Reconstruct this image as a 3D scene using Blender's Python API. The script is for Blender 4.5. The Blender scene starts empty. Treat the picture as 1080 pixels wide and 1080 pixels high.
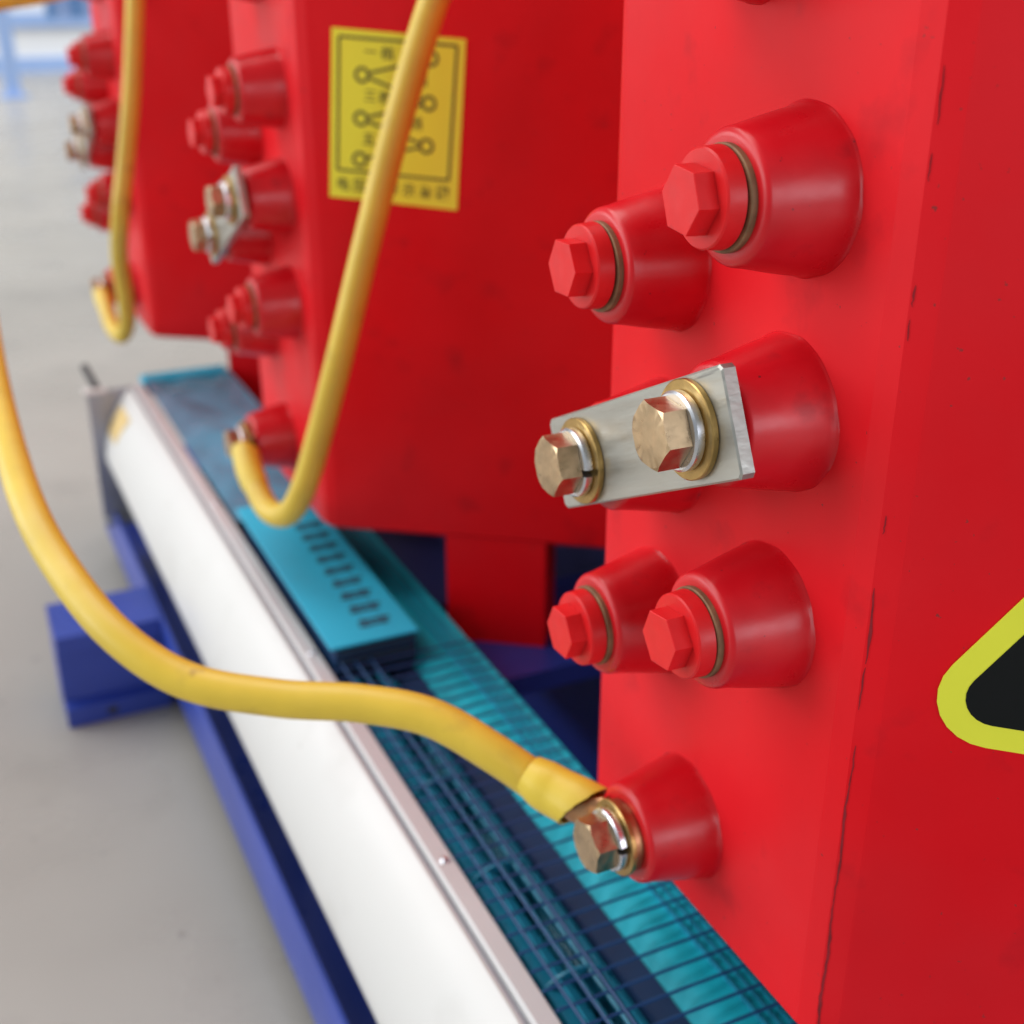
import bpy, math, random
from mathutils import Vector, Matrix
R = math.radians
random.seed(7)
sc = bpy.context.scene
COL = sc.collection

# ------------------------------------------------------------------ camera
S = 0.22                 # metres per layout unit (camera stands 1 unit in front of the tap faces)
FL = 2.75                # camera height above the floor in layout units
PITCH, YAW = 0.41484, 0.44143
def W(x, y, z): return Vector((x * S, y * S, (z + FL) * S))      # layout -> world
FH = Vector((math.sin(YAW), math.cos(YAW), 0)); RT = Vector((math.cos(YAW), -math.sin(YAW), 0))
FW = FH * math.cos(PITCH) - Vector((0, 0, 1)) * math.sin(PITCH); UP = RT.cross(FW)
CAM = Vector((-1, 0, 0)); FPX = 1317.0
def px(x, y, depth):                                              # photo pixel + depth -> layout point
    return CAM + (FW * FPX + RT * (x - 540) - UP * (y - 540)) * (depth / FPX)
cd = bpy.data.cameras.new('camera'); cam = bpy.data.objects.new('camera', cd); COL.objects.link(cam)
cam.location = W(*CAM)
cam.rotation_euler = Matrix((RT, UP, -FW)).transposed().to_euler()
cd.sensor_width = 14.76; cd.lens = 18.0; cd.sensor_fit = 'HORIZONTAL'
cd.clip_start = 0.01; cd.clip_end = 200
cd.dof.use_dof = True; cd.dof.focus_distance = 1.58 * S; cd.dof.aperture_fstop = 4.2
sc.camera = cam

# ------------------------------------------------------------------ light: a bright factory hall
w = bpy.data.worlds.new('World'); sc.world = w; w.use_nodes = True
bg = w.node_tree.nodes['Background']; bg.inputs[0].default_value = (0.93, 0.97, 1.0, 1); bg.inputs[1].default_value = 0.30
def area(name, loc, target, sx, sy, power, col):
    l = bpy.data.lights.new(name, 'AREA'); l.shape = 'RECTANGLE'; l.size = sx; l.size_y = sy; l.energy = power; l.color = col
    o = bpy.data.objects.new(name, l); COL.objects.link(o); o.location = loc
    o.rotation_euler = (Vector(target) - Vector(loc)).to_track_quat('-Z', 'Y').to_euler(); return o
area('hall_skylight', (-2.6, 5.0, 7.5), (-2.4, 5.0, 0), 6, 24, 1900, (1, 0.99, 0.97))
area('hall_window_side', (-8.5, 5.5, 2.4), (0, 1.6, 0.3), 13, 4.0, 660, (0.95, 0.98, 1))
area('hall_window_rear', (0.9, -6.0, 1.75), (0, 0.3, 0.4), 6.5, 2.2, 215, (0.90, 0.92, 1))
sc.view_settings.view_transform = 'Standard'; sc.view_settings.look = 'None'
sc.view_settings.exposure = 0.03; sc.view_settings.gamma = 1
sc.render.engine = 'CYCLES'
sc.cycles.max_bounces = 6

# ------------------------------------------------------------------ materials
def mat(name, col, rough=0.5, metal=0.0, var=0.0, vscale=8, rvar=0.0, bump=0.0, bscale=40, spec=0.5, specks=None, sss=0.0, coat=0.0, stretch=None, dust=None, smudge=None):
    m = bpy.data.materials.new(name); m.use_nodes = True; nt = m.node_tree; N = nt.nodes; L = nt.links
    b = N['Principled BSDF']; b.inputs['Roughness'].default_value = rough; b.inputs['Metallic'].default_value = metal
    b.inputs['Specular IOR Level'].default_value = spec; b.inputs['Coat Weight'].default_value = coat; b.inputs['Coat Roughness'].default_value = 0.15
    if sss:
        b.inputs['Subsurface Weight'].default_value = sss; b.inputs['Subsurface Radius'].default_value = (0.004, 0.001, 0.001); b.inputs['Subsurface Scale'].default_value = 1.0
    tc = N.new('ShaderNodeTexCoord'); src = tc.outputs['Object']
    if stretch:
        mp = N.new('ShaderNodeMapping'); mp.inputs['Scale'].default_value = stretch; L.new(src, mp.inputs[0]); src = mp.outputs[0]
    def noise(scale, detail=5):
        n = N.new('ShaderNodeTexNoise'); n.inputs['Scale'].default_value = scale; n.inputs['Detail'].default_value = detail; L.new(src, n.inputs['Vector']); return n.outputs['Fac']
    def ramp(fac, a, c, p0=0.3, p1=0.7):
        r = N.new('ShaderNodeValToRGB'); r.color_ramp.elements[0].position = p0; r.color_ramp.elements[1].position = p1
        r.color_ramp.elements[0].color = (*a, 1); r.color_ramp.elements[1].color = (*c, 1); L.new(fac, r.inputs[0]); return r.outputs[0]
    def mix(fac, a, c):
        x = N.new('ShaderNodeMix'); x.data_type = 'RGBA'; L.new(fac, x.inputs[0])
        for k, v in ((6, a), (7, c)):
            if isinstance(v, tuple): x.inputs[k].default_value = (*v, 1)
            else: L.new(v, x.inputs[k])
        return x.outputs[2]
    c = None
    if var: c = ramp(noise(vscale), tuple(v * (1 - var) for v in col), tuple(min(1, v * (1 + var)) for v in col))
    if dust:                                    # (colour, amount): pale rubbed dust film in clouds
        d = ramp(noise(vscale * 0.6, 8), (0, 0, 0), (dust[1],) * 3, 0.4, 0.75); c = mix(d, c or tuple(col), dust[0])
    if smudge:                                  # (colour, scale, threshold, softness, amount): soft stains
        s = ramp(noise(smudge[1], 6), (0, 0, 0), (smudge[4],) * 3, smudge[2], smudge[2] + smudge[3]); c = mix(s, c or tuple(col), smudge[0])
    if specks:                                  # (colour, scale, threshold, softness)
        s = ramp(noise(specks[1], 3), (0, 0, 0), (1, 1, 1), specks[2], specks[2] + specks[3]); c = mix(s, c or tuple(col), specks[0])
    if c is None: b.inputs['Base Color'].default_value = (*col, 1)
    else: L.new(c, b.inputs['Base Color'])
    if rvar:
        mr = N.new('ShaderNodeMapRange'); mr.inputs[1].default_value = 0.3; mr.inputs[2].default_value = 0.7
        mr.inputs[3].default_value = max(0.03, rough - rvar); mr.inputs[4].default_value = min(1, rough + rvar)
        L.new(noise(vscale * 2.3, 6), mr.inputs[0]); L.new(mr.outputs[0], b.inputs['Roughness'])
    if bump:
        bp = N.new('ShaderNodeBump'); bp.inputs['Strength'].default_value = bump; bp.inputs['Distance'].default_value = 0.002
        L.new(noise(bscale, 4), bp.inputs['Height']); L.new(bp.outputs[0], b.inputs['Normal'])
    return m
M = {}
M['resin'] = mat('red_resin', (0.70, 0.004, 0.010), 0.46, var=0.10, vscale=9, rvar=0.10, bump=0.06, bscale=60, spec=0.14, specks=((0.30, 0.03, 0.03), 420, 0.722, 0.02), dust=((0.66, 0.045, 0.055), 0.35), smudge=((0.30, 0.008, 0.014), 34, 0.60, 0.14, 0.38))
M['post'] = mat('red_resin_gloss', (0.58, 0.005, 0.012), 0.34, var=0.12, vscale=30, rvar=0.09, bump=0.06, bscale=110, spec=0.42, specks=((0.22, 0.01, 0.015), 300, 0.72, 0.03), smudge=((0.30, 0.006, 0.012), 70, 0.60, 0.12, 0.5))
M['plug'] = mat('red_plastic', (0.66, 0.009, 0.012), 0.42, spec=0.35, smudge=((0.35, 0.03, 0.04), 130, 0.6, 0.12, 0.5), var=0.08, vscale=60, rvar=0.08, sss=0.25, bump=0.04, bscale=200)
M['crack'] = mat('crack_dark', (0.22, 0.006, 0.012), 0.9, var=0.4, vscale=90)
M['bolt'] = mat('passivated_steel', (0.52, 0.38, 0.23), 0.36, 1.0, var=0.22, vscale=140, rvar=0.10, bump=0.02, bscale=500)
M['brass'] = mat('brass_washer', (0.50, 0.33, 0.12), 0.38, 1.0, var=0.25, vscale=120, rvar=0.12, bump=0.06, bscale=300)
M['copper'] = mat('copper_lug', (0.50, 0.27, 0.14), 0.36, 1.0, var=0.3, vscale=70, rvar=0.12, bump=0.05, bscale=150)
M['zinc'] = mat('zinc_washer', (0.72, 0.75, 0.80), 0.30, 1.0, var=0.1, vscale=100, rvar=0.08)
M['tin'] = mat('tinned_plate', (0.42, 0.42, 0.385), 0.40, 0.8, var=0.14, vscale=60, rvar=0.12, bump=0.08, bscale=160, specks=((0.20, 0.20, 0.19), 130, 0.68, 0.05), smudge=((0.30, 0.29, 0.25), 40, 0.52, 0.15, 0.6), stretch=(1, 0.16, 1.8))
M['rust'] = mat('brown_washer', (0.22, 0.12, 0.06), 0.6, 0.4, var=0.4, vscale=150)
M['cable'] = mat('yellow_insulation', (0.70, 0.50, 0.05), 0.45, smudge=((0.45, 0.30, 0.05), 40, 0.58, 0.15, 0.5), var=0.08, vscale=30, rvar=0.06, bump=0.05, bscale=80, specks=((0.45, 0.28, 0.04), 45, 0.70, 0.06))
M['sleeve'] = mat('yellow_shrink_sleeve', (0.72, 0.53, 0.05), 0.42, var=0.06, vscale=40, bump=0.10, bscale=70)
M['dark'] = mat('dark_inside', (0.02, 0.012, 0.01), 0.8)
M['sticker'] = mat('yellow_sticker', (0.84, 0.82, 0.06), 0.4, spec=0.3, var=0.03, vscale=20)
M['ink'] = mat('olive_ink', (0.10, 0.10, 0.02), 0.5)
M['black'] = mat('black_print', (0.006, 0.007, 0.007), 0.5, spec=0.15)
M['tri'] = mat('warning_yellow', (0.76, 0.77, 0.05), 0.4, spec=0.3, var=0.03, vscale=30)
M['white'] = mat('white_enamel', (0.64, 0.64, 0.63), 0.36, var=0.015, vscale=5, rvar=0.05, specks=((0.40, 0.38, 0.35), 90, 0.735, 0.03), smudge=((0.50, 0.49, 0.47), 14, 0.55, 0.2, 0.5))
M['lip'] = mat('white_lip_film', (0.55, 0.545, 0.55), 0.35, var=0.05, vscale=12)
M['film'] = mat('teal_film', (0.008, 0.40, 0.52), 0.50, 0.0, var=0.18, vscale=40, rvar=0.08, bump=0.12, bscale=60, coat=0.0, spec=0.2, stretch=(1.5, 0.35, 1))
M['film_box'] = mat('cyan_film', (0.03, 0.50, 0.74), 0.42, 0.0, spec=0.25, var=0.08, vscale=10, bump=0.12, bscale=30)
M['film_blue'] = mat('blue_film', (0.06, 0.36, 0.53), 0.22, 0.0, var=0.3, vscale=9, rvar=0.1, bump=0.15, bscale=12, coat=0.6)
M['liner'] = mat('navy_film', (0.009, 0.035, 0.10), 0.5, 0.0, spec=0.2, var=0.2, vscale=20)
M['blade'] = mat('film_blades', (0.015, 0.25, 0.40), 0.35, 0.0, var=0.2, vscale=30)
M['wire'] = mat('blue_wire', (0.010, 0.055, 0.17), 0.45, 0.0)
M['slot'] = mat('slot_dark', (0.015, 0.05, 0.09), 0.6)
M['blue'] = mat('blue_enamel', (0.022, 0.052, 0.33), 0.32, spec=0.6, var=0.12, vscale=10, rvar=0.06, bump=0.05, bscale=60)
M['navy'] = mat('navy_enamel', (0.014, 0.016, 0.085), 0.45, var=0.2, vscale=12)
M['grey'] = mat('grey_metal', (0.33, 0.34, 0.38), 0.4, 0.5, var=0.1, vscale=15, rvar=0.08)
M['tape'] = mat('tan_tape', (0.62, 0.45, 0.18), 0.6, var=0.2, vscale=40)
M['core'] = mat('core_steel', (0.03, 0.03, 0.035), 0.6)
M['floor'] = mat('epoxy_floor', (0.33, 0.315, 0.29), 0.30, var=0.10, vscale=2.2, rvar=0.08, bump=0.02, bscale=30, smudge=((0.20, 0.19, 0.18), 6, 0.54, 0.2, 0.35), specks=((0.22, 0.21, 0.2), 60, 0.70, 0.05))
M['panel'] = mat('white_panel', (0.78, 0.80, 0.82), 0.5, var=0.03, vscale=2)
M['bluefar'] = mat('blue_rail', (0.30, 0.44, 0.74), 0.4, var=0.05, vscale=4)
M['bluedk'] = mat('blue_post', (0.05, 0.17, 0.40), 0.4, var=0.05, vscale=4)

# ------------------------------------------------------------------ helpers
def link_mesh(name, me, parent=None, loc=None, rot=None):
    o = bpy.data.objects.new(name, me); COL.objects.link(o)
    if loc is not None: o.location = loc
    if rot is not None: o.rotation_euler = rot
    if parent is not None: o.parent = parent
    return o
def mesh(name, v, f, m, angle=35):
    me = bpy.data.meshes.new(name); me.from_pydata([tuple(p) for p in v], [], f); me.validate(); me.update()
    me.materials.append(M[m]); me.polygons.foreach_set('use_smooth', [True] * len(me.polygons))
    me.set_sharp_from_angle(angle=R(angle)); return me
def empty(name, loc, label, cat, group=None):
    o = bpy.data.objects.new(name, None); o.empty_display_size = 0.02; COL.objects.link(o); o.location = loc
    return tag(o, label, cat, group)
def tag(o, label, cat, group=None):
    o['label'] = label; o['category'] = cat
    if group: o['group'] = group
    return o
class MB:
    """vertices in local layout units (scaled by S on build)"""
    def __init__(s): s.v = []; s.f = []
    def add(s, v, f):
        o = len(s.v); s.v += [Vector(p) for p in v]; s.f += [tuple(i + o for i in q) for q in f]; return s
    def box(s, a, b, bev=0.0):
        (x0, y0, z0), (x1, y1, z1) = a, b
        if bev <= 0:
            return s.add([(x, y, z) for x in (x0, x1) for y in (y0, y1) for z in (z0, z1)],
                         [(0, 1, 3, 2), (4, 6, 7, 5), (0, 4, 5, 1), (2, 3, 7, 6), (0, 2, 6, 4), (1, 5, 7, 3)])
        # chamfered: prism along y with octagonal section
        pr = [(x0 + bev, z0), (x1 - bev, z0), (x1, z0 + bev), (x1, z1 - bev), (x1 - bev, z1), (x0 + bev, z1), (x0, z1 - bev), (x0, z0 + bev)]
        return s.prism_y(pr, y0, y1)
    def prism_y(s, pr, y0, y1):
        n = len(pr); v = [(x, y0, z) for x, z in pr] + [(x, y1, z) for x, z in pr]
        f = [(i, (i + 1) % n, (i + 1) % n + n, i + n) for i in range(n)] + [tuple(range(n))[::-1], tuple(range(n, 2 * n))]
        return s.add(v, f)
    def lathe(s, prof, seg=48, rf=None):
        """prof: (h, r) along local -X"""
        v = []; f = []
        for h, r in prof:
            for k in range(seg):
                a = 2 * math.pi * k / seg; rr = r if rf is None else rf(h, r, a)
                v.append((-h, rr * math.cos(a), rr * math.sin(a)))
        n = len(prof)
        for i in range(n - 1):
            for k in range(seg):
                k2 = (k + 1) % seg; f.append((i * seg + k, i * seg + k2, (i + 1) * seg + k2, (i + 1) * seg + k))
        f.append(tuple(range(seg))); f.append(tuple(range((n - 1) * seg, n * seg))[::-1])
        return s.add(v, f)
    def ring(s, h0, h1, ri, ro, seg=48, bev=0.002, a0=0.0, a1=2 * math.pi):
        pr = [(h0, ri), (h0, ro - bev), (h0 + bev, ro), (h1 - bev, ro), (h1, ro - bev), (h1, ri)]
        full = abs(a1 - a0 - 2 * math.pi) < 1e-6; v = []; f = []; m = seg if full else seg + 1; n = len(pr)
        for k in range(m):
            a = a0 + (a1 - a0) * k / seg
            for h, r in pr: v.append((-h, r * math.cos(a), r * math.sin(a)))
        for k in range(seg):
            k2 = (k + 1) % m
            for i in range(n): f.append((k * n + i, k * n + (i + 1) % n, k2 * n + (i + 1) % n, k2 * n + i))
        if not full: f += [tuple(range(n))[::-1], tuple(range((m - 1) * n, m * n))]
        return s.add(v, f)
    def tube(s, pts, rad, seg=16, cap=True):
        """rad: number or list"""
        pts = [Vector(p) for p in pts]; n = len(pts); rr = rad if isinstance(rad, list) else [rad] * n
        nrm = None; v = []; f = []
        for i, p in enumerate(pts):
            t = (pts[min(i + 1, n - 1)] - pts[max(i - 1, 0)]).normalized()
            if nrm is None:
                a = Vector((0, 0, 1)) if abs(t.z) < 0.9 else Vector((1, 0, 0)); nrm = (a - t * a.dot(t)).normalized()
            else: nrm = (nrm - t * nrm.dot(t)).normalized()
            bn = t.cross(nrm)
            for k in range(seg):
                an = 2 * math.pi * k / seg; v.append(p + (nrm * math.cos(an) + bn * math.sin(an)) * rr[i])
        for i in range(n - 1):
            for k in range(seg):
                k2 = (k + 1) % seg; f.append((i * seg + k, i * seg + k2, (i + 1) * seg + k2, (i + 1) * seg + k))
        if cap: f += [tuple(range(seg))[::-1], tuple(range((n - 1) * seg, n * seg))]
        return s.add(v, f)
    def data(s, name, m, angle=35): return mesh(name, [p * S for p in s.v], s.f, m, angle)
    def build(s, name, m, parent=None, loc=None, rot=None, angle=35): return link_mesh(name, s.data(name, m, angle), parent, loc, rot)
def spline(pts, sub=10):
    pts = [Vector(p) for p in pts]; P = [pts[0] * 2 - pts[1]] + pts + [pts[-1] * 2 - pts[-2]]; out = []
    for i in range(1, len(P) - 2):
        for k in range(sub):
            t = k / sub; a, b, c, d = P[i - 1], P[i], P[i + 1], P[i + 2]
            out.append(0.5 * ((2 * b) + (c - a) * t + (2 * a - 5 * b + 4 * c - d) * t * t + (3 * b - a - 3 * c + d) * t ** 3))
    out.append(pts[-1]); return out

# ------------------------------------------------------------------ setting: floor
fl = MB(); fl.add([(-60, -40, 0), (90, -40, 0), (90, 130, 0), (-60, 130, 0)], [(0, 1, 2, 3)])
o = fl.build('floor', 'floor', loc=(0, 0, 0)); o['kind'] = 'structure'

# ------------------------------------------------------------------ hardware meshes (shared), local -X is the bolt axis
HB = 0.118                                   # height of a terminal post
def hexr(a, rc):                             # hexagon radius with corners of rc, corner at angle 0
    a = (a + math.pi / 6) % (math.pi / 3) - math.pi / 6
    a = abs(a); return rc * math.cos(math.pi / 6) / math.cos(math.pi / 6 - a)
def post_mesh():
    pr = [(-0.004, 0.1075), (0.0, 0.1075), (0.002, 0.1060), (0.005, 0.1048), (0.012, 0.1036), (0.03, 0.1002), (0.06, 0.0938), (0.094, 0.0860)]
    for k in range(6):
        a = R(15 + 75 * k / 5); pr.append((HB - 0.011 + 0.011 * math.sin(a), 0.0835 - 0.012 + 0.0125 * math.cos(a)))
    pr += [(HB, 0.060), (HB - 0.006, 0.057), (HB - 0.006, 0.01)]
    rnd = random.Random(11); ph = [(rnd.uniform(0, 6.28), n) for n in (2, 3, 5, 9, 14)]
    def rf(h, r, a):
        k = max(0, 1 - h / 0.012) if h >= 0 else 1; w_ = sum(math.sin(a * n + p) / n ** 0.4 for p, n in ph)
        return r + k * 0.0012 * w_ + 0.0004 * math.sin(2 * a + h * 40)
    return MB().lathe(pr, 96, rf).data('terminal_post', 'post', 40)
def plug_mesh():
    mb = MB()
    mb.lathe([(0.1265, 0.03), (0.1265, 0.0600), (0.1285, 0.0622), (0.1510, 0.0602), (0.1535, 0.0580), (0.1535, 0.02)], 60)
    hx = lambda h, r, a: hexr(a, r)
    mb.lathe([(0.1450, 0.0440), (0.1805, 0.0430), (0.1812, 0.0420), (0.1812, 0.004)], 48, hx)
    return mb.data('plug', 'plug', 25)
def washer_mesh(h0, h1, ri, ro, m, nm='washer'): return MB().ring(h0, h1, ri, ro, 60, 0.0015).data(nm, m)
def bolt_mesh(h0):
    L = 0.036; rc = 0.0468; rch = rc * 0.90; seg = 72; v = []; f = []
    def prof(a):
        h = hexr(a, rc); drop = max(0, h - rch) * 0.62
        return [(h0, h * 0.985), (h0 + 0.001, h), (h0 + L - drop, h), (h0 + L, min(h, rch) - 0.0008), (h0 + L + 0.0001, rch * 0.55), (h0 + L + 0.0002, rch * 0.1)]
    n = 6
    for k in range(seg):
        a = 2 * math.pi * k / seg
        for h, r in prof(a): v.append((-h, r * math.cos(a), r * math.sin(a)))
    for k in range(seg):
        k2 = (k + 1) % seg
        for i in range(n - 1): f.append((k * n + i, k2 * n + i, k2 * n + i + 1, k * n + i + 1))
    f.append(tuple(k * n for k in range(seg))[::-1]); f.append(tuple(k * n + n - 1 for k in range(seg)))
    mb = MB().add(v, f); mb.tube([(-h0 + 0.05, 0, 0), (-h0 + 0.001, 0, 0)], 0.024, 20)
    return mb.data('bolt', 'bolt', 20)
def spring_mesh(h0): return MB().ring(h0, h0 + 0.0155, 0.026, 0.0525, 64, 0.003, R(8), R(356)).data('spring_washer', 'zinc')
POST = post_mesh(); PLUG = plug_mesh(); RING = washer_mesh(HB - 0.002, 0.1265, 0.03, 0.0650, 'rust')
LUG_T = 0.013
BOLT_G = bolt_mesh(HB + LUG_T + 0.0256); SPR_G = spring_mesh(HB + LUG_T + 0.010); FLAT_G = washer_mesh(HB + LUG_T, HB + LUG_T + 0.010, 0.026, 0.064, 'brass', 'flat_washer')
PL0, PL1 = HB + 0.012, HB + 0.032
SPACER = washer_mesh(HB, PL0, 0.026, 0.058, 'rust')
BOLT_L = bolt_mesh(PL1 + 0.0256); SPR_L = spring_mesh(PL1 + 0.010); FLAT_L = washer_mesh(PL1, PL1 + 0.010, 0.026, 0.066, 'brass', 'flat_washer')

# ------------------------------------------------------------------ the coils
ANG = R(36); DF = Vector((math.cos(ANG), -math.sin(ANG), 0)); NF = Vector((-math.sin(ANG), -math.cos(ANG), 0))
WIDTH, ZB, ZT = 0.675, -1.488, 1.75
def coil_outline():
    """counter-clockwise in local (x, y): near corner of the tap face at (0, 0), tap face along +y"""
    c = Vector((1.45, WIDTH / 2)); r = 1.115
    n1 = Vector((-math.sin(ANG), -math.cos(ANG))); n2 = Vector((-math.sin(ANG), math.cos(ANG)))
    t1 = c + n1 * ((Vector((0, 0)) - c).dot(n1)); rr = (t1 - c).length
    t2 = c + n2 * ((Vector((0, WIDTH)) - c).dot(n2))
    def rnd(p, d0, d1, rad, k=5):
        a = p + d0 * rad; b = p + d1 * rad; return [(a * (1 - t) ** 2 + p * 2 * t * (1 - t) + b * t * t) for t in [i / k for i in range(k + 1)]]
    up = Vector((0, 1)); dn = Vector((0, -1)); f1 = (t1 - Vector((0, 0))).normalized(); f2 = (t2 - Vector((0, WIDTH))).normalized()
    pts = rnd(Vector((0, WIDTH)), f2, dn, 0.03) + rnd(Vector((0, 0)), up, f1, 0.036, 2)
    a1 = math.atan2(n1.y, n1.x); a2 = math.atan2(n2.y, n2.x)
    a2 = a2 if a2 > a1 else a2 + 2 * math.pi
    K = 48
    for i in range(K + 1):
        a = a1 + (a2 - a1) * i / K; pts.append(c + Vector((math.cos(a), math.sin(a))) * rr)
    return pts, c, rr
OUT, CC, RR = coil_outline()
def body_mesh():
    n = len(OUT); v = []; f = []
    lev = [(ZB, -0.012), (ZB + 0.012, 0.0), (ZT - 0.02, 0.0), (ZT, -0.02)]
    for z, off in lev:
        for p in OUT:
            d = (p - CC).normalized() if off else Vector((0, 0)); v.append((p.x + d.x * off, p.y + d.y * off, z))
    for i in range(len(lev) - 1):
        for k in range(n):
            k2 = (k + 1) % n; f.append((i * n + k, i * n + k2, (i + 1) * n + k2, (i + 1) * n + k))
    # hollow middle with the low-voltage winding gap
    ri = RR * 0.62; m = 48; o = len(v)
    f.append(tuple(range(n))[::-1]); f.append(tuple(range((len(lev) - 1) * n, len(lev) * n)))
    return MB().add(v, f).data('body', 'resin', 11)
BODY = body_mesh()
def on_flank(x, y, ci):                      # photo pixel -> (distance along the flank, height) on coil ci
    X0, Y0, Z0 = COILS[ci]; p0 = Vector((X0, Y0, Z0)); d = px(x, y, 1.0) - CAM
    q = CAM + d * ((p0 - CAM).dot(NF) / d.dot(NF)) - p0; return q.dot(DF), q.z
COILS = [(0.0, 1.068, 0.0), (-0.055, 3.30, -0.055), (-0.10, 5.84, -0.115)]   # near corner x, y and height offset of each coil
FS0 = on_flank(470, 568, 1)[0]; FS1 = on_flank(575, 579, 1)[0]
def foot_mesh():
    s0, s1 = FS0, FS1; t = 0.20; a = DF * s0; b = DF * s1; inn = -NF * t; e = NF * -0.004
    base = [a + e, b + e, b + inn, a + inn]
    v = [(p.x, p.y, ZB + 0.006) for p in base] + [(p.x, p.y, ZB - 0.340) for p in base]
    return MB().add(v, [(0, 1, 2, 3)[::-1], (4, 5, 6, 7), (0, 1, 5, 4), (1, 2, 6, 5), (2, 3, 7, 6), (3, 0, 4, 7)]).data('foot', 'resin')
FOOT = foot_mesh()
# terminals in (y from near corner, z): right column, left column (staggered), bottom and top centre
TERM = {'A': (0.198, -0.259), 'C': (0.196, -0.547), 'E': (0.196, -0.850), 'B': (0.497, -0.402), 'D': (0.478, -0.690), 'F': (0.488, -0.985), 'G': (0.362, -1.315), 'H': (0.337, 0.058)}
ROT = {'A': 186, 'B': 178, 'C': 184, 'D': 185, 'E': 172, 'F': 177, 'G': 160, 'H': 190}
CL = ['nearest red cast resin coil with the black and yellow warning triangle', 'middle red cast resin coil bearing the yellow tap diagram sticker', 'farthest red cast resin coil at the left edge, behind the middle coil']
roots = []
for ci, (X0, Y0, Z0) in enumerate(COILS):
    org = W(X0, Y0, ZB + Z0); loc0 = Vector((0, 0, -ZB * S))      # parts keep layout z measured from the camera height
    root = empty('transformer_coil', org, CL[ci], 'coil', 'red transformer coils in a row'); roots.append(root)
    link_mesh('body', BODY, root, loc0); link_mesh('foot', FOOT, root, loc0)
    for k, (y, z) in TERM.items():
        p = link_mesh('terminal_post', POST, root, Vector((0, y, z)) * S + loc0)
        p.rotation_euler.x = random.uniform(0, 6.28)
        if k in 'ABEFH':
            link_mesh('washer', RING, p)
            g = link_mesh('plug', PLUG, p); g.rotation_euler.x = R(ROT[k]) - p.rotation_euler.x + R(random.uniform(-4, 4) if ci else 0)
            g.rotation_euler.y = R(random.uniform(-1.5, 1.5))
        elif k == 'G':
            for nm, md in (('flat_washer', FLAT_G), ('spring_washer', SPR_G), ('bolt', BOLT_G)):
                q = link_mesh(nm, md, p); q.rotation_euler.x = R(ROT[k]) - p.rotation_euler.x
                if nm == 'spring_washer': q.rotation_euler.x = R(165) - p.rotation_euler.x
        else: link_mesh('washer', SPACER, p)
    # bolted link plate between the two posts of the tap in use
    yc, zc = TERM['C']; yd, zd = TERM['D']
    lk = empty('tap_link', org + Vector((0, (yc + yd) / 2, (zc + zd) / 2)) * S + loc0,
               ['silver tap link plate with two bolts on the nearest coil', 'silver tap link plate with two bolts on the middle coil', 'blurred silver tap link plate on the farthest coil'][ci], 'link plate', 'bolted tap link plates')
    ang = R(-25.6); ux = Vector((0, math.cos(ang), math.sin(ang))); uy = Vector((0, -math.sin(ang), math.cos(ang)))
    ln = math.hypot(yd - yc, zd - zc) / 2; e0, e1, hw, ch = -0.253, 0.252, 0.0715, 0.006
    ring = [(e0 + ch, -hw), (e1 - ch, -hw), (e1, -hw + ch), (e1, hw - ch), (e1 - ch, hw), (e0 + ch, hw), (e0, hw - ch), (e0, -hw + ch)]
    v = []; sh = 0.0025
    for h, k in ((PL0, 1), (PL1 - sh, 1), (PL1, 1 - 0.03)):
        for a, b in ring:
            d = 1 if k == 1 else 0
            a2 = a - math.copysign(sh, a) * (1 - d); b2 = b - math.copysign(sh, b) * (1 - d); v.append((-h, a2, b2))
    f = [tuple(range(8)), tuple(range(16, 24))[::-1]] + [(i * 8 + k, (i + 1) * 8 + k, (i + 1) * 8 + (k + 1) % 8, i * 8 + (k + 1) % 8) for i in range(2) for k in range(8)]
    MB().add(v, f).build('plate', 'tin', lk, rot=(ang, 0, 0), angle=20)
    for k, s in (('C', -ln), ('D', ln)):
        off = Vector((0, yd - yc, zd - zc)).normalized() * s * S
        for nm, md, rr_ in (('flat_washer', FLAT_L, 0), ('spring_washer', SPR_L, 178 if k == 'D' else 40), ('bolt', BOLT_L, ROT[k])):
            q = link_mesh(nm, md, lk, off); q.rotation_euler.x = R(rr_ + (random.uniform(-25, 25) if ci and nm == 'bolt' else 0))

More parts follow.
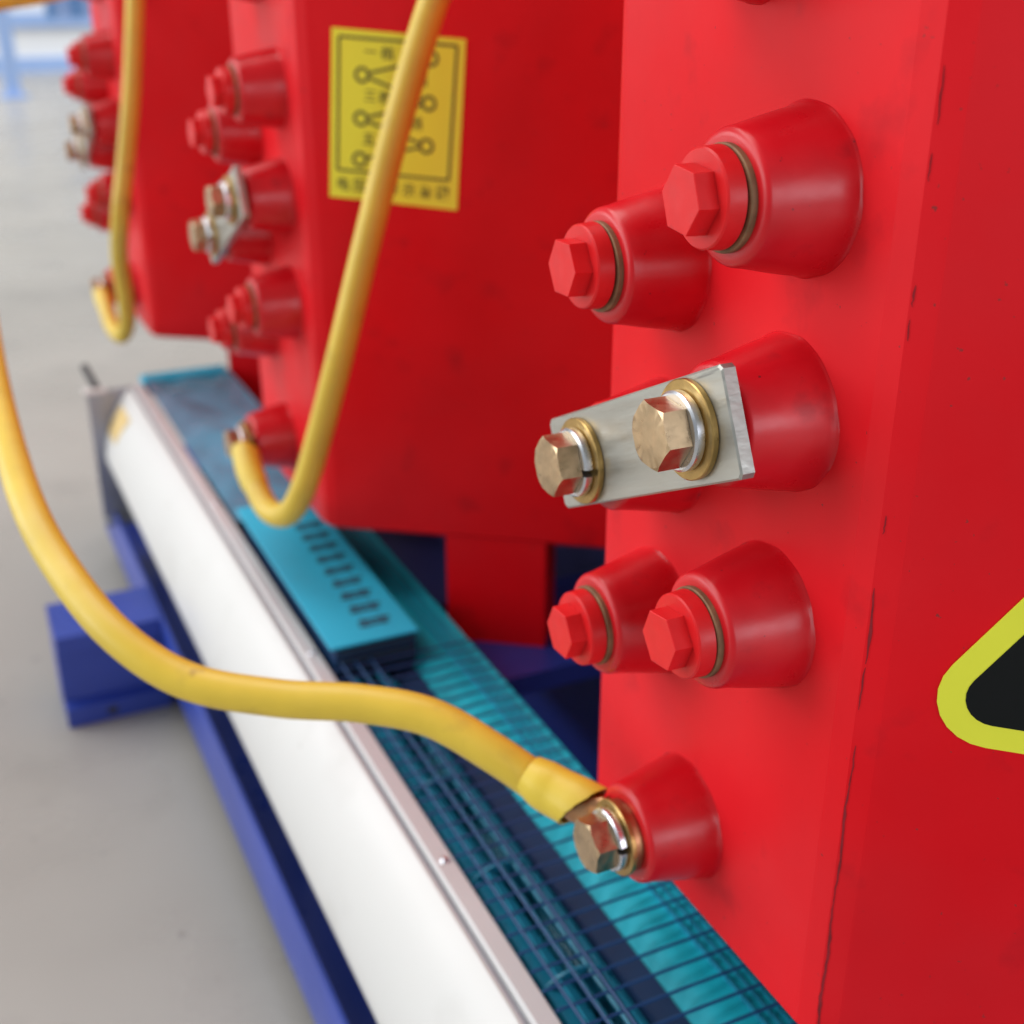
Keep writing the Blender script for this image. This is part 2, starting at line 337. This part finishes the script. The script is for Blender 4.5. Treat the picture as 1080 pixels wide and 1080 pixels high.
# weathered crack down the chamfer of the nearest coil
def crack():
    out = []; rnd = random.Random(3)
    segs = [(-0.10, -0.16, 0.0015), (-0.19, -0.22, 0.001), (-0.335, -0.36, 0.002), (-0.375, -0.40, 0.001), (-0.62, -0.645, 0.0015), (-0.72, -0.83, 0.004), (-0.835, -0.90, 0.0018), (-0.955, -1.02, 0.002), (-1.005, -1.22, 0.0038), (-1.21, -1.485, 0.0048)]
    T = Vector((0.35, -0.94)).normalized()
    for z0, z1, wd in segs:
        n = max(6, int(abs(z1 - z0) / 0.012)); v = []
        for i in range(n + 1):
            t = i / n; z = z0 + (z1 - z0) * t; c = 0.001 * math.sin(z * 37) + rnd.uniform(-0.0008, 0.0008)
            ww = 0.36 * wd * min(1, 4 * t, 4 * (1 - t)) * rnd.uniform(0.45, 1.1) + 0.0003
            for s in (-1, 1):
                u = 0.004 + c + s * ww                      # offset along the chamfer
                # position on the rounded corner: quadratic curve between tap face and flank
                tt = min(1, max(0, 0.5 + u / 0.06)); a = Vector((0, 0.036)); b = DF.xy * 0.036
                c_ = (a + b) / 4; p = a.lerp(c_, tt * 2) if tt < 0.5 else c_.lerp(b, tt * 2 - 1); nn = Vector((-0.9, -0.43)).normalized() * 0.0007
                v.append((p.x + nn.x, p.y + nn.y, z))
        out.append(MB().add(v, [(2 * i, 2 * i + 1, 2 * i + 3, 2 * i + 2) for i in range(n)]))
    return out
for c in crack(): c.build('crack', 'crack', roots[0], Vector((0, 0, -ZB * S)))

# flat things printed on a flank: local frame with u along the flank, v up
def flank_frame(s, z): 
    """matrix (layout, relative to the coil's near corner) of a sticker frame"""
    m = Matrix((DF, Vector((0, 0, 1)), NF)).transposed().to_4x4(); m.translation = DF * s + Vector((0, 0, z - ZB)); return m
def place(o, root, mtx, rot=0.0, lift=0.0):
    mm = mtx @ Matrix.Translation((0, 0, lift)) @ Matrix.Rotation(rot, 4, 'Z'); mm.translation *= S
    o.parent = root; o.matrix_basis = mm; return o
def slab(pts, t):
    n = len(pts); v = [(x, y, 0) for x, y in pts] + [(x, y, t) for x, y in pts]
    return MB().add(v, [tuple(range(n))[::-1], tuple(range(n, 2 * n))] + [(i, (i + 1) % n, (i + 1) % n + n, i + n) for i in range(n)])
def rtri(side, ins, rad, k=8):
    """equilateral triangle, outer sharp corner at origin, inset by ins, rounded by rad"""
    V = [Vector((0, 0)), Vector((side, 0)), Vector((side / 2, side * math.sqrt(3) / 2))]; c = sum(V, Vector((0, 0))) / 3
    V = [p + (c - p).normalized() * 2 * ins for p in V]; out = []
    for i, p in enumerate(V):
        ct = p + (c - p).normalized() * 2 * rad; a0 = [210, 330, 90][i]
        for j in range(k + 1):
            a = R(a0 - 60 + 120 * j / k); out.append(ct + Vector((math.cos(a), math.sin(a))) * rad)
    return out
fr = flank_frame(0.0398, -0.9233); tr = R(-4.2)
SIDE = 0.62
wt = place(slab(rtri(SIDE, 0, 0.075), 0.0022).build('warning_sticker', 'tri'), roots[0], fr, tr, 0.0003); wt['label'] = 'yellow edged black warning triangle sticker'
q = slab(rtri(SIDE, 0.0345, 0.041), 0.0008).build('black_field', 'black', wt, Vector((0, 0, 0.0022 * S)))
q = slab(rtri(SIDE, 0.098, 0.012), 0.0008).build('inner_field', 'tri', wt, Vector((0, 0, 0.0032 * S)))
zz = [(0.33, 0.36), (0.27, 0.21), (0.315, 0.225), (0.285, 0.125), (0.345, 0.25), (0.30, 0.238)]
slab(zz[::-1], 0.0008).build('lightning_mark', 'black', wt, Vector((0, 0, 0.0042 * S)))

# tap diagram sticker on the middle coil
TLs, TRs, BRs, BLs = [Vector(on_flank(x, y, 1)) for x, y in ((352, 30), (492, 40), (484, 222), (348, 207))]
SW = ((TRs - TLs).length + (BRs - BLs).length) / 2; SH = ((TLs - BLs).length + (TRs - BRs).length) / 2
fr = flank_frame(BLs.x, BLs.y); tr = math.atan2(BRs.y - BLs.y, BRs.x - BLs.x)
st = place(slab([(0, 0), (SW, 0), (SW, SH), (0, SH)], 0.0022).build('diagram_sticker', 'sticker'), roots[1], fr, tr, 0.0003); st['label'] = 'yellow tap diagram sticker with zigzag of circles'
T1 = 0.0022
def flat_on_sticker(mb, name): return mb.build(name, 'ink', st, Vector((0, 0, T1 * S)))
def line2(a, b, wd, t=0.0008):
    a = Vector(a); b = Vector(b); d = (b - a).normalized(); n = Vector((-d.y, d.x)) * wd / 2
    return slab([a - n, b - n, b + n, a + n], t)
def cpx(x, y):                                             # detail-crop pixel of the sticker -> sticker coordinates
    tl, tr_, br, bl = Vector((65, 48)), Vector((782, 105)), Vector((735, 1043)), Vector((45, 965))
    p = Vector((x, y)); u = 0.5; vv = 0.5
    for _ in range(8):
        l = tl.lerp(bl, vv); r = tr_.lerp(br, vv); u = (p - l).dot(r - l) / (r - l).length_squared
        a = tl.lerp(tr_, u); b = bl.lerp(br, u); vv = (p - a).dot(b - a) / (b - a).length_squared
    return (u * SW, (1 - vv) * SH)
bx = [cpx(105, 95), cpx(735, 140), cpx(690, 872), cpx(90, 812)]
for i in range(4): flat_on_sticker(line2(bx[i], bx[(i + 1) % 4], 0.007), 'border_line')
LC = [cpx(228, 296), cpx(220, 530), cpx(212, 755)]; RC = [cpx(597, 208), cpx(585, 447), cpx(572, 680)]
for p in LC + RC:
    mb = MB(); K = 28; v = []
    for k in range(K):
        a = 2 * math.pi * k / K
        for r in (0.0125, 0.0205): v.append((p[0] + r * math.cos(a), p[1] + r * math.sin(a), 0.0008))
    mb.add(v, [(2 * k, 2 * k + 1, (2 * k + 3) % (2 * K), (2 * k + 2) % (2 * K)) for k in range(K)]); flat_on_sticker(mb, 'circle_mark')
for a, b in ((0, 0), (0, 1), (1, 1), (1, 2), (2, 2)):
    A, B = Vector(LC[a]), Vector(RC[b]); d = (B - A).normalized(); flat_on_sticker(line2(A + d * 0.019, B - d * 0.019, 0.0075), 'zigzag_line')
def glyph(txt, pos, size, parent, m, lift, name='character', rot=0.0):
    cu = bpy.data.curves.new('t', 'FONT'); cu.body = txt; cu.size = size * S; cu.align_x = 'CENTER'; cu.align_y = 'CENTER'; cu.offset = 0.012 * size * S
    ob = bpy.data.objects.new('t', cu); COL.objects.link(ob); dg = bpy.context.evaluated_depsgraph_get()
    me = bpy.data.meshes.new_from_object(ob.evaluated_get(dg)); me.name = name; me.materials.clear(); me.materials.append(M[m])
    bpy.data.objects.remove(ob); bpy.data.curves.remove(cu)
    o = link_mesh(name, me, parent, Vector((pos[0], pos[1], lift)) * S); o.rotation_euler.z = rot; return o
for ch, p in (('一', (275, 180)), ('档', (365, 188)), ('二', (475, 312)), ('档', (545, 325)), ('三', (272, 412)), ('档', (352, 422)), ('四', (430, 548)), ('档', (518, 560)), ('五', (262, 648)), ('档', (345, 660))):
    glyph(ch, cpx(*p), 0.034, st, 'ink', T1 + 0.0008)
for i, ch in enumerate('电压调节示意图'):
    glyph(ch, cpx(118 + 90 * i, 897 + 8.8 * i), 0.036, st, 'ink', T1 + 0.0008)

# ------------------------------------------------------------------ cables
CR = 0.0362
def cable(pts, label, ci=None, radius=CR):
    """pts: layout points from the free end to the lug end"""
    base = pts[0]; root = empty('cable', W(*base), label, 'cable', 'yellow transformer cables')
    P = spline(pts, 12); P = [p - base for p in P]
    MB().tube(P, radius, 20).build('jacket', 'cable', root, angle=60); return root, base, P
def lug_end(root, base, ci, p1, d_in, sleeve_len, sleeve_r=0.047):
    """ring lug on the bottom post; p1 = sleeve mouth, d_in = direction from mouth back along the cable"""
    X0, Y0, Z0 = COILS[ci]; y, z = TERM['G']; ctr = Vector((X0 - HB, Y0 + y, z + Z0)) - base
    p1 = p1 - base; u = d_in.normalized()
    # flat eye
    dirp = (p1 - ctr); dirp.x = 0; dp = dirp.normalized(); pn = Vector((0, -dp.z, dp.y))
    mb = MB(); v = []; K = 24; r0, r1 = 0.026, 0.060
    prof = [(0, -1), (LUG_T, -1)]
    for k in range(K):
        a = 2 * math.pi * k / K; e = Vector((0, math.cos(a), math.sin(a)))
        for r, h in ((r0, 0.001), (r1, 0.001), (r1, LUG_T - 0.001), (r0, LUG_T - 0.001)): v.append(ctr + e * r + Vector((-h, 0, 0)))
    f = []
    for k in range(K):
        k2 = (k + 1) % K
        for i in range(4): f.append((4 * k + i, 4 * k + (i + 1) % 4, 4 * k2 + (i + 1) % 4, 4 * k2 + i))
    mb.add(v, f)
    # neck: flat section that rises and rolls into the barrel
    a = ctr + dp * 0.045 + Vector((-LUG_T / 2, 0, 0)); b = p1 - u * 0.012; n = 8; v = []
    c1 = a + dp * 0.05; c2 = b - u * 0.04
    for i in range(n + 1):
        t = i / n; q = a * (1 - t) ** 3 + c1 * 3 * t * (1 - t) ** 2 + c2 * 3 * t * t * (1 - t) + b * t ** 3
        tg = (c1 - a).lerp(u, t).normalized(); th = 0.0058 + 0.026 * t ** 1.5; wd = 0.050 - 0.012 * t
        side = (pn - tg * pn.dot(tg)).normalized(); nr = tg.cross(side).normalized()
        for k in range(16):
            an = 2 * math.pi * k / 16; cx = math.cos(an); sy = math.sin(an); po = 0.55 + 0.45 * t
            v.append(q + side * wd * math.copysign(abs(cx) ** po, cx) + nr * th * math.copysign(abs(sy) ** po, sy))
    mb.add(v, [(i * 16 + k, i * 16 + (k + 1) % 16, (i + 1) * 16 + (k + 1) % 16, (i + 1) * 16 + k) for i in range(n) for k in range(16)] + [tuple(range(16))[::-1]])
    mb.tube([b - u * 0.005, b + u * 0.08], 0.033, 18)
    mb.build('lug', 'copper', root, angle=40)
def sleeve(root, pts, radii, mouth_cut=0.016):
    """heat shrink over the barrel: pts from the mouth inwards; open mouth, cut a little askew"""
    seg = 28; nrm = None; v = []; f = []; n = len(pts); rnd = random.Random(5)
    wob = [rnd.uniform(-1, 1) for _ in range(seg)]
    for i, p in enumerate(pts):
        t = (pts[min(i + 1, n - 1)] - pts[max(i - 1, 0)]).normalized()
        if nrm is None: nrm = (Vector((0, 0, 1)) - t * t.z).normalized()
        else: nrm = (nrm - t * nrm.dot(t)).normalized()
        bn = t.cross(nrm)
        for k in range(seg):
            an = 2 * math.pi * k / seg; r = radii[i] * (1 + 0.018 * math.sin(3 * an + i * 0.7)); q = p + (nrm * math.cos(an) + bn * math.sin(an)) * r
            if i < 2: q += t * (mouth_cut * math.cos(an * 1 + 2.4) + 0.0012 * wob[k]) * (1 - 0.6 * i)
            v.append(q)
    for i in range(n - 1):
        for k in range(seg): f.append((i * seg + k, i * seg + (k + 1) % seg, (i + 1) * seg + (k + 1) % seg, (i + 1) * seg + k))
    # inner wall
    o = len(v)
    for i in range(3):
        ctr = sum((v[i * seg + k] for k in range(seg)), Vector()) / seg
        for k in range(seg): v.append(ctr + (v[i * seg + k] - ctr) * 0.90)
    for i in range(2):
        for k in range(seg): f.append((o + i * seg + k, o + (i + 1) * seg + k, o + (i + 1) * seg + (k + 1) % seg, o + i * seg + (k + 1) % seg))
    for k in range(seg): f.append((k, o + k, o + (k + 1) % seg, (k + 1) % seg))
    f.append(tuple((n - 1) * seg + k for k in range(seg)))
    MB().add(v, f).build('sleeve', 'sleeve', root, angle=50)

# nearest coil: swings out to the left
near_px = [(-48, -40, 5.4), (-38, 120, 4.7), (-27, 250, 4.0), (-14, 350, 3.45), (2, 437, 2.98), (28, 528, 2.58), (64, 597, 2.44), (120, 667, 2.33), (195, 717, 2.29), (290, 736, 2.27), (380, 742, 2.25), (455, 757, 2.23), (525, 797, 2.21), (575, 832, 2.20), (592, 843, 2.19)]
pts = [px(*p) for p in near_px]
root, base, P = cable(pts, 'thick yellow cable curving from the left edge to the nearest coil, lug on its end', radius=0.0350)
mouth = px(616, 851, 2.15); u = (px(560, 820, 2.19) - mouth)
lug_end(root, base, 0, mouth, u, 0.1)
sp = [mouth, px(604, 844, 2.16), px(592, 838, 2.175), px(580, 831, 2.185), px(572, 826, 2.19), px(565, 821.5, 2.195), px(557, 816, 2.2)]
sleeve(root, [p - base for p in sp], [0.0470, 0.0455, 0.0448, 0.0445, 0.0435, 0.0400, 0.0356], 0.024)
# middle coil: hangs down in front of it and hooks up to its bottom post
mid_px = [(500, -130, 2.75), (478, -55, 2.85), (448, 30, 2.93), (415, 145, 3.05), (385, 265, 3.16), (360, 370, 3.26), (338, 455, 3.40), (320, 515, 3.50), (303, 542, 3.60), (283, 537, 3.69), (268, 508, 3.77), (263, 492, 3.80)]
pts = [px(*p) for p in mid_px]
root, base, P = cable(pts, 'yellow cable hanging across the tap diagram sticker and hooking up under the middle coil')
mouth = px(259, 478, 3.83); lug_end(root, base, 1, mouth, px(267, 505, 3.78) - mouth, 0.1)
sp = [mouth, px(261, 487, 3.81), px(263.5, 496, 3.79), px(268, 508, 3.77), px(272, 516, 3.75)]
sleeve(root, [p - base for p in sp], [0.042, 0.042, 0.042, 0.041, 0.0368])
# farthest coil
far_px = [(147, -130, 4.75), (144, -50, 4.8), (142, 20, 4.85), (139, 95, 4.92), (133, 165, 5.0), (127, 225, 5.06), (126, 270, 5.3), (132, 312, 5.46), (134, 340, 5.57), (128, 354, 5.68), (118, 343, 5.78), (112, 324, 5.88), (110, 318, 5.9)]
pts = [px(*p) for p in far_px]
root, base, P = cable(pts, 'blurred yellow cable hanging and hooking up under the farthest coil')
mouth = px(108, 311, 5.93); lug_end(root, base, 2, mouth, px(112, 324, 5.88) - mouth, 0.1)
sp = [mouth, px(109, 314, 5.92), px(110.5, 319, 5.9), px(112.5, 325, 5.875)]
sleeve(root, [p - base for p in sp], [0.041, 0.041, 0.041, 0.0366])
# a further cable crosses the very corner of the picture
cor = [px(-260, 70, 4.6), px(-140, 32, 4.7), px(-60, 14, 4.8), (px(0, 3, 4.9)), px(60, -8, 5.0), px(130, -30, 5.2), px(200, -70, 5.4)]
cable(cor, 'blurred yellow cable cutting across the top left corner', radius=0.030)

# ------------------------------------------------------------------ cross-flow fan under the coils
FY0, FY1 = 0.15, 5.62
fan = empty('cross_flow_fan', W(-0.2, FY0, -2.35), 'long white cross flow fan with teal film covered grille below the coils', 'fan')
FO = Vector((-0.2, FY0, -2.35))
def fb(mb, name, m, angle=35):
    mb.v = [p - FO for p in mb.v]; return mb.build(name, m, fan, angle=angle)
arc = []
for i in range(13):
    t = i / 12; a = Vector((-0.262, -1.765)); b = Vector((-0.328, -1.820)); c2 = Vector((-0.392, -1.950)); d = Vector((-0.403, -2.08))
    arc.append(a * (1 - t) ** 3 + b * 3 * t * (1 - t) ** 2 + c2 * 3 * t * t * (1 - t) + d * t ** 3)
outer = [(p.x, p.y) for p in arc] + [(-0.398, -2.095), (-0.36, -2.13), (-0.25, -2.22), (-0.25, -2.20), (-0.35, -2.11), (-0.385, -2.085)] + [(p.x + 0.016, p.y - 0.006) for p in arc[::-1]][1:]
mb = MB(); mb.prism_y(outer, FY0, FY1); fb(mb, 'housing', 'white', 30)
mb = MB(); mb.prism_y([(-0.259, -1.768), (-0.246, -1.768), (-0.246, -1.81), (-0.259, -1.81)], FY0, FY1); fb(mb, 'seam', 'grey')
mb = MB(); mb.prism_y([(-0.2435, -1.756), (-0.238, -1.7505), (-0.200, -1.7505), (-0.197, -1.754), (-0.197, -1.80), (-0.2435, -1.80)], FY0, FY1); fb(mb, 'lip', 'lip', 30)
# liner trough and bright flange
mb = MB(); mb.prism_y([(-0.195, -1.76), (-0.195, -2.20), (0.0, -2.24), (0.19, -2.20), (0.19, -1.79), (0.197, -1.79), (0.197, -2.215), (0.0, -2.26), (-0.205, -2.215), (-0.205, -1.76)], FY0, FY1); fb(mb, 'trough', 'liner')
mb = MB(); v = []; f = []; ny = 220
for j in range(ny + 1):
    y = FY0 + (FY1 - FY0) * j / ny
    for i in range(5):
        x = 0.028 + 0.160 * i / 4; z = -1.775 + 0.02 * i / 4 + 0.0022 * math.sin(y * 31 + i) * math.sin(y * 7.3 + 2 * i) - (0.03 if i == 0 else 0); v.append((x, y, z))
for j in range(ny):
    for i in range(4): f.append((j * 5 + i, j * 5 + i + 1, (j + 1) * 5 + i + 1, (j + 1) * 5 + i))
mb.add(v, f); fb(mb, 'flange', 'film', 60)
mb = MB(); mb.prism_y([(0.188, -1.757), (0.197, -1.752), (0.206, -1.752), (0.206, -1.80), (0.190, -1.80)], FY0, FY1); fb(mb, 'edge_strip', 'film')
for x_ in (0.135, 0.158, 0.178):
    mb = MB(); mb.box((x_, FY0, -1.764), (x_ + 0.005, FY1 - 0.04, -1.7515)); fb(mb, 'ridge', 'blade')
# impeller
mb = MB(); nb = 18; cx, cz, r0, r1 = -0.105, -1.865, 0.072, 0.095
for k in range(nb):
    a = 2 * math.pi * k / nb; a2 = a + 0.22
    p0 = (cx + r0 * math.cos(a), cz + r0 * math.sin(a)); p1 = (cx + r1 * math.cos(a2), cz + r1 * math.sin(a2)); n = Vector((-(p1[1] - p0[1]), p1[0] - p0[0])).normalized() * 0.003
    mb.prism_y([(p0[0] - n.x, p0[1] - n.y), (p1[0] - n.x, p1[1] - n.y), (p1[0] + n.x, p1[1] + n.y), (p0[0] + n.x, p0[1] + n.y)], FY0 + 0.05, 2.83)
y = FY0 + 0.1
while y < 2.83:
    mb.prism_y([(cx + 0.098 * math.cos(2 * math.pi * k / 32), cz + 0.098 * math.sin(2 * math.pi * k / 32)) for k in range(32)], y, y + 0.006); y += 0.34
fb(mb, 'impeller', 'blade', 30)
mb = MB(); mb.prism_y([(-0.02, -1.80), (-0.012, -1.80), (-0.03, -2.0), (-0.04, -2.0)], FY0, 2.85); fb(mb, 'cutoff_blade', 'liner')
mb = MB(); mb.prism_y([(-0.012, -1.800), (0.036, -1.792), (0.036, -1.798), (-0.012, -1.806)], FY0, 2.85); fb(mb, 'shade_strip', 'liner')  # added strip, its navy colour stands in for shade beside the flange
# guard wires: cross wires and long wires
cw = MB().tube([(-0.1965, 0, 0), (0.198, 0, 0)], 0.0032, 6); cw.v = [p for p in cw.v]; cwd = cw.data('wire', 'wire')
y = 0.62
while y < 2.83:
    o = link_mesh('wire', cwd, fan, (Vector((0, y, -1.744)) - FO) * S); y += 0.0525
lw = MB().tube([(0, 0.3, 0), (0, 2.84, 0)], 0.0032, 6).data('long_wire', 'wire')
for x in (-0.168, -0.128, -0.086): link_mesh('long_wire', lw, fan, (Vector((x, 0, -1.7365)) - FO) * S)
# film covered motor box with printed marks, and the film wrapped end section
mb = MB(); mb.box((-0.178, 2.855, -1.80), (0.052, 3.86, -1.6911)); fb(mb, 'motor_box', 'liner')
mb = MB(); mb.box((-0.195, 2.842, -1.691), (0.060, 3.88, -1.685), 0.002); fb(mb, 'motor_cover', 'film_box')
for i in range(3):
    mb = MB(); mb.box((-0.17, 2.846, -1.716 - 0.028 * i), (0.045, 2.8545, -1.704 - 0.028 * i)); fb(mb, 'vent_slat', 'slot')
for i in range(9):
    y0 = 2.92 + 0.088 * i; xa = -0.085 + 0.003 * i
    mb = MB()
    for k, (dx, w2) in enumerate(((0.0, 0.085), (0.006, 0.09))): mb.box((xa + dx, y0 + 0.024 * k, -1.6851), (xa + dx + w2, y0 + 0.013 + 0.024 * k, -1.6835))
    for k in (0.016, 0.07): mb.box((xa + k, y0 - 0.006, -1.6853), (xa + k + 0.007, y0 + 0.046, -1.6837))
    fb(mb, 'printed_mark', 'slot')
mb = MB(); v = []; f = []; nx, ny = 14, 60
for j in range(ny + 1):
    y = 3.885 + (FY1 - 3.89) * j / ny
    for i in range(nx + 1):
        x = -0.194 + 0.385 * i / nx; k = max(0, min(1, j / 4)) * max(0, min(1, i / 3, (nx - i) / 3))
        z = -1.735 + k * (0.007 * math.sin(y * 9 + x * 13) * math.sin(x * 17 - y * 4) + 0.003 * math.sin(y * 23 + 3 * math.sin(x * 20))); v.append((x, y, z))
for j in range(ny):
    for i in range(nx): f.append((j * (nx + 1) + i, j * (nx + 1) + i + 1, (j + 1) * (nx + 1) + i + 1, (j + 1) * (nx + 1) + i))
mb.add(v, f); fb(mb, 'film_cover', 'film_blue', 60)
mb = MB(); mb.box((-0.20, FY1 - 0.03, -1.80), (0.19, FY1 + 0.06, -1.728), 0.01); fb(mb, 'end_lip', 'film_box')
mb = MB(); mb.box((-0.445, FY1 + 0.005, -2.40), (-0.18, FY1 + 0.03, -1.765)); mb.box((-0.445, FY1 - 0.05, -2.40), (-0.18, FY1 + 0.0049, -2.375)); fb(mb, 'end_plate', 'grey')
mb = MB(); mb.box((-0.46, FY1 - 0.03, -1.764), (-0.36, FY1 + 0.04, -1.752), 0.004); fb(mb, 'end_tab', 'white')
mb = MB(); mb.tube([(-0.40, FY1 + 0.03, -1.75), (-0.42, FY1 + 0.2, -1.70)], 0.018, 12); fb(mb, 'end_lead', 'core')
# tan tape on the far end of the housing: follows the curve
mb = MB(); v = []
for i in range(3, 9):
    p = arc[i]; n = Vector((-(arc[i + 1] - arc[i - 1]).y, (arc[i + 1] - arc[i - 1]).x)).normalized(); n = n if n.x < 0 else -n
    for yy in (FY1 - 0.36 + 0.02 * i, FY1 - 0.10 + 0.012 * i): v.append((p.x + n.x * 0.002, yy, p.y + n.y * 0.002))
mb.add(v, [(2 * i, 2 * i + 1, 2 * i + 3, 2 * i + 2) for i in range(5)]); fb(mb, 'tape', 'tape')
sd = MB(); v = [];
for k in range(16): a = 2 * math.pi * k / 16; v.append((0.011 * math.cos(a), 0.011 * math.sin(a), 0))
for k in range(16): a = 2 * math.pi * k / 16; v.append((0.006 * math.cos(a), 0.006 * math.sin(a), 0.006))
sd.add(v, [(k, (k + 1) % 16, 16 + (k + 1) % 16, 16 + k) for k in range(16)] + [tuple(range(16, 32))]); sdm = sd.data('screw', 'zinc')
for y in (0.9, 1.99, 2.95, 4.1, 5.2): link_mesh('screw', sdm, fan, (Vector((-0.217, y, -1.7503)) - FO) * S)
for y in (0.35, 3.0, 5.4):
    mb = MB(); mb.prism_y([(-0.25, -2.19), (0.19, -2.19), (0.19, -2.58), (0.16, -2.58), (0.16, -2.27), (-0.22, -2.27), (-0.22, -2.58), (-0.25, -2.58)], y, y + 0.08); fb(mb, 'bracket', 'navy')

# ------------------------------------------------------------------ blue base frame
fr_ = empty('base_frame', W(-0.4, 0, -FL), 'blue steel base frame with channel beam and projecting foot on the floor', 'base frame')
BO = Vector((-0.4, 0, -FL))
def bb(mb, name, m, angle=35):
    mb.v = [p - BO for p in mb.v]; return mb.build(name, m, fr_, angle=angle)
BY0, BY1 = -0.6, 6.05
mb = MB(); mb.prism_y([(-0.405, -2.358), (-0.402, -2.352), (-0.390, -2.352), (-0.387, -2.358), (-0.387, -2.58), (0.30, -2.58), (0.30, -2.64), (-0.36, -2.64), (-0.36, -2.61), (-0.405, -2.60)], BY0, BY1); bb(mb, 'channel_beam', 'blue')
def foot_at(y0, y1, tag_=None):
    mb = MB()
    pr = [(y0 + 0.0, -2.352), (y0 + 0.0, -2.418), (y0 + 0.05, -2.43), (y0 + 0.05, -2.655), (y0 + 0.0, -2.668), (y0 + 0.0, -2.7492), (y1, -2.7492), (y1, -2.352)]
    v = [(-0.80, y, z) for y, z in pr] + [(-0.4055, y, z) for y, z in pr]; n = len(pr)
    mb.add(v, [tuple(range(n)), tuple(range(n, 2 * n))[::-1]] + [(i, i + n, (i + 1) % n + n, (i + 1) % n) for i in range(n)]); bb(mb, 'foot', 'blue', 30)
    h = MB(); h.add([(-0.63 + 0.022 * math.cos(k * math.pi / 8), y0 - 0.002, -2.708 + 0.018 * math.sin(k * math.pi / 8)) for k in range(16)], [tuple(range(16))]); bb(h, 'bolt_hole', 'core')
foot_at(4.48, 4.79)
for y0 in (0.4, 4.48):                                         # cross members under the beams
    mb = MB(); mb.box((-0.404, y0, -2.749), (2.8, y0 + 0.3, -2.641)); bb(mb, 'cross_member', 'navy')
# inner clamp beams carrying the coil brackets
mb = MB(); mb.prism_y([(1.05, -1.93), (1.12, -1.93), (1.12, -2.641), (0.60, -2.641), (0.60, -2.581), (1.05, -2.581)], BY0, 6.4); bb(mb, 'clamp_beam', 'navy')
mb = MB(); mb.prism_y([(1.15, -1.60), (1.9, -1.60), (1.9, -2.64), (1.15, -2.64)], BY0, 6.4); bb(mb, 'core_yoke', 'core')
for ci, (X0, Y0, Z0) in enumerate(COILS):
    ZF = ZB + Z0 - 0.340
    f0 = Vector((X0, Y0)) + DF.xy * FS0
    y0 = f0.y - 0.29; y1 = f0.y + 0.22; x0 = f0.x + 0.025
    mb = MB(); mb.box((x0, y0, ZF - 0.067), (1.10, y1, ZF - 0.001)); bb(mb, 'bracket_plate', 'blue')
    mb = MB(); mb.box((x0 + 0.42, y0 + 0.12, -2.60), (x0 + 0.50, y1 + 0.2, ZF - 0.068)); bb(mb, 'gusset', 'blue')
mb = MB(); mb.box((-0.30, BY1 + 0.001, -2.64), (2.0, BY1 + 0.35, -2.36), 0.01); bb(mb, 'end_beam', 'blue')

# ------------------------------------------------------------------ distant hall: partition and barrier
def ground(x, y):
    d = px(x, y, 1.0) - CAM; t = -FL / d.z; return CAM + d * t
g = ground(40, 76); Yw = g.y
def bxw(root, o, name, a, b, m):
    mb = MB(); mb.box(a, b); mb.v = [p - Vector(o) for p in mb.v]; return mb.build(name, m, root)
pt = empty('partition', W(2, Yw, -FL), 'blurred white partition with blue rails far behind the coils', 'partition'); o = (2, Yw, -FL)
for i in range(8): bxw(pt, o, 'panel', (-14 + 5 * i, Yw, -2.6), (-9.06 + 5 * i, Yw + 0.3, 0.2), 'panel')
bxw(pt, o, 'bottom_rail', (-14, Yw - 0.1, -FL), (26, Yw + 0.29, -2.37), 'bluefar')
bxw(pt, o, 'middle_rail', (-14, Yw - 0.1, -1.60), (26, Yw + 0.0, -1.25), 'bluefar')
wl = MB(); wl.box((-60, 88, 0), (90, 90, 30)); wo = wl.build('hall_wall', 'panel'); wo['kind'] = 'structure'
po = ground(15, 103)
pp = empty('barrier_post', W(po.x, po.y, -FL), 'blurred blue post standing on the floor at the left edge', 'post'); o = (po.x, po.y, -FL)
bxw(pp, o, 'post', (po.x - 0.16, po.y - 0.16, -FL + 0.061), (po.x + 0.16, po.y + 0.16, -0.7), 'bluefar'); bxw(pp, o, 'base_plate', (po.x - 0.3, po.y - 0.3, -FL), (po.x + 0.3, po.y + 0.3, -FL + 0.06), 'bluefar')
ck = px(82, 19, 30.0); kz = ck.z
cr = empty('rack', W(ck.x, ck.y, kz), 'blurred pale blue rack with dark posts near the top left', 'rack'); o = tuple(ck)
for dx in (-0.62, 0.0, 0.62): bxw(cr, o, 'upright', (ck.x + dx - 0.09, ck.y - 0.1, kz), (ck.x + dx + 0.09, ck.y + 0.1, kz + 2.4), 'bluedk')
for zz_ in (0.0, 1.1): bxw(cr, o, 'shelf', (ck.x - 0.53, ck.y + 0.11, kz + zz_), (ck.x + 0.9, ck.y + 0.9, kz + zz_ + 0.9), 'bluefar')
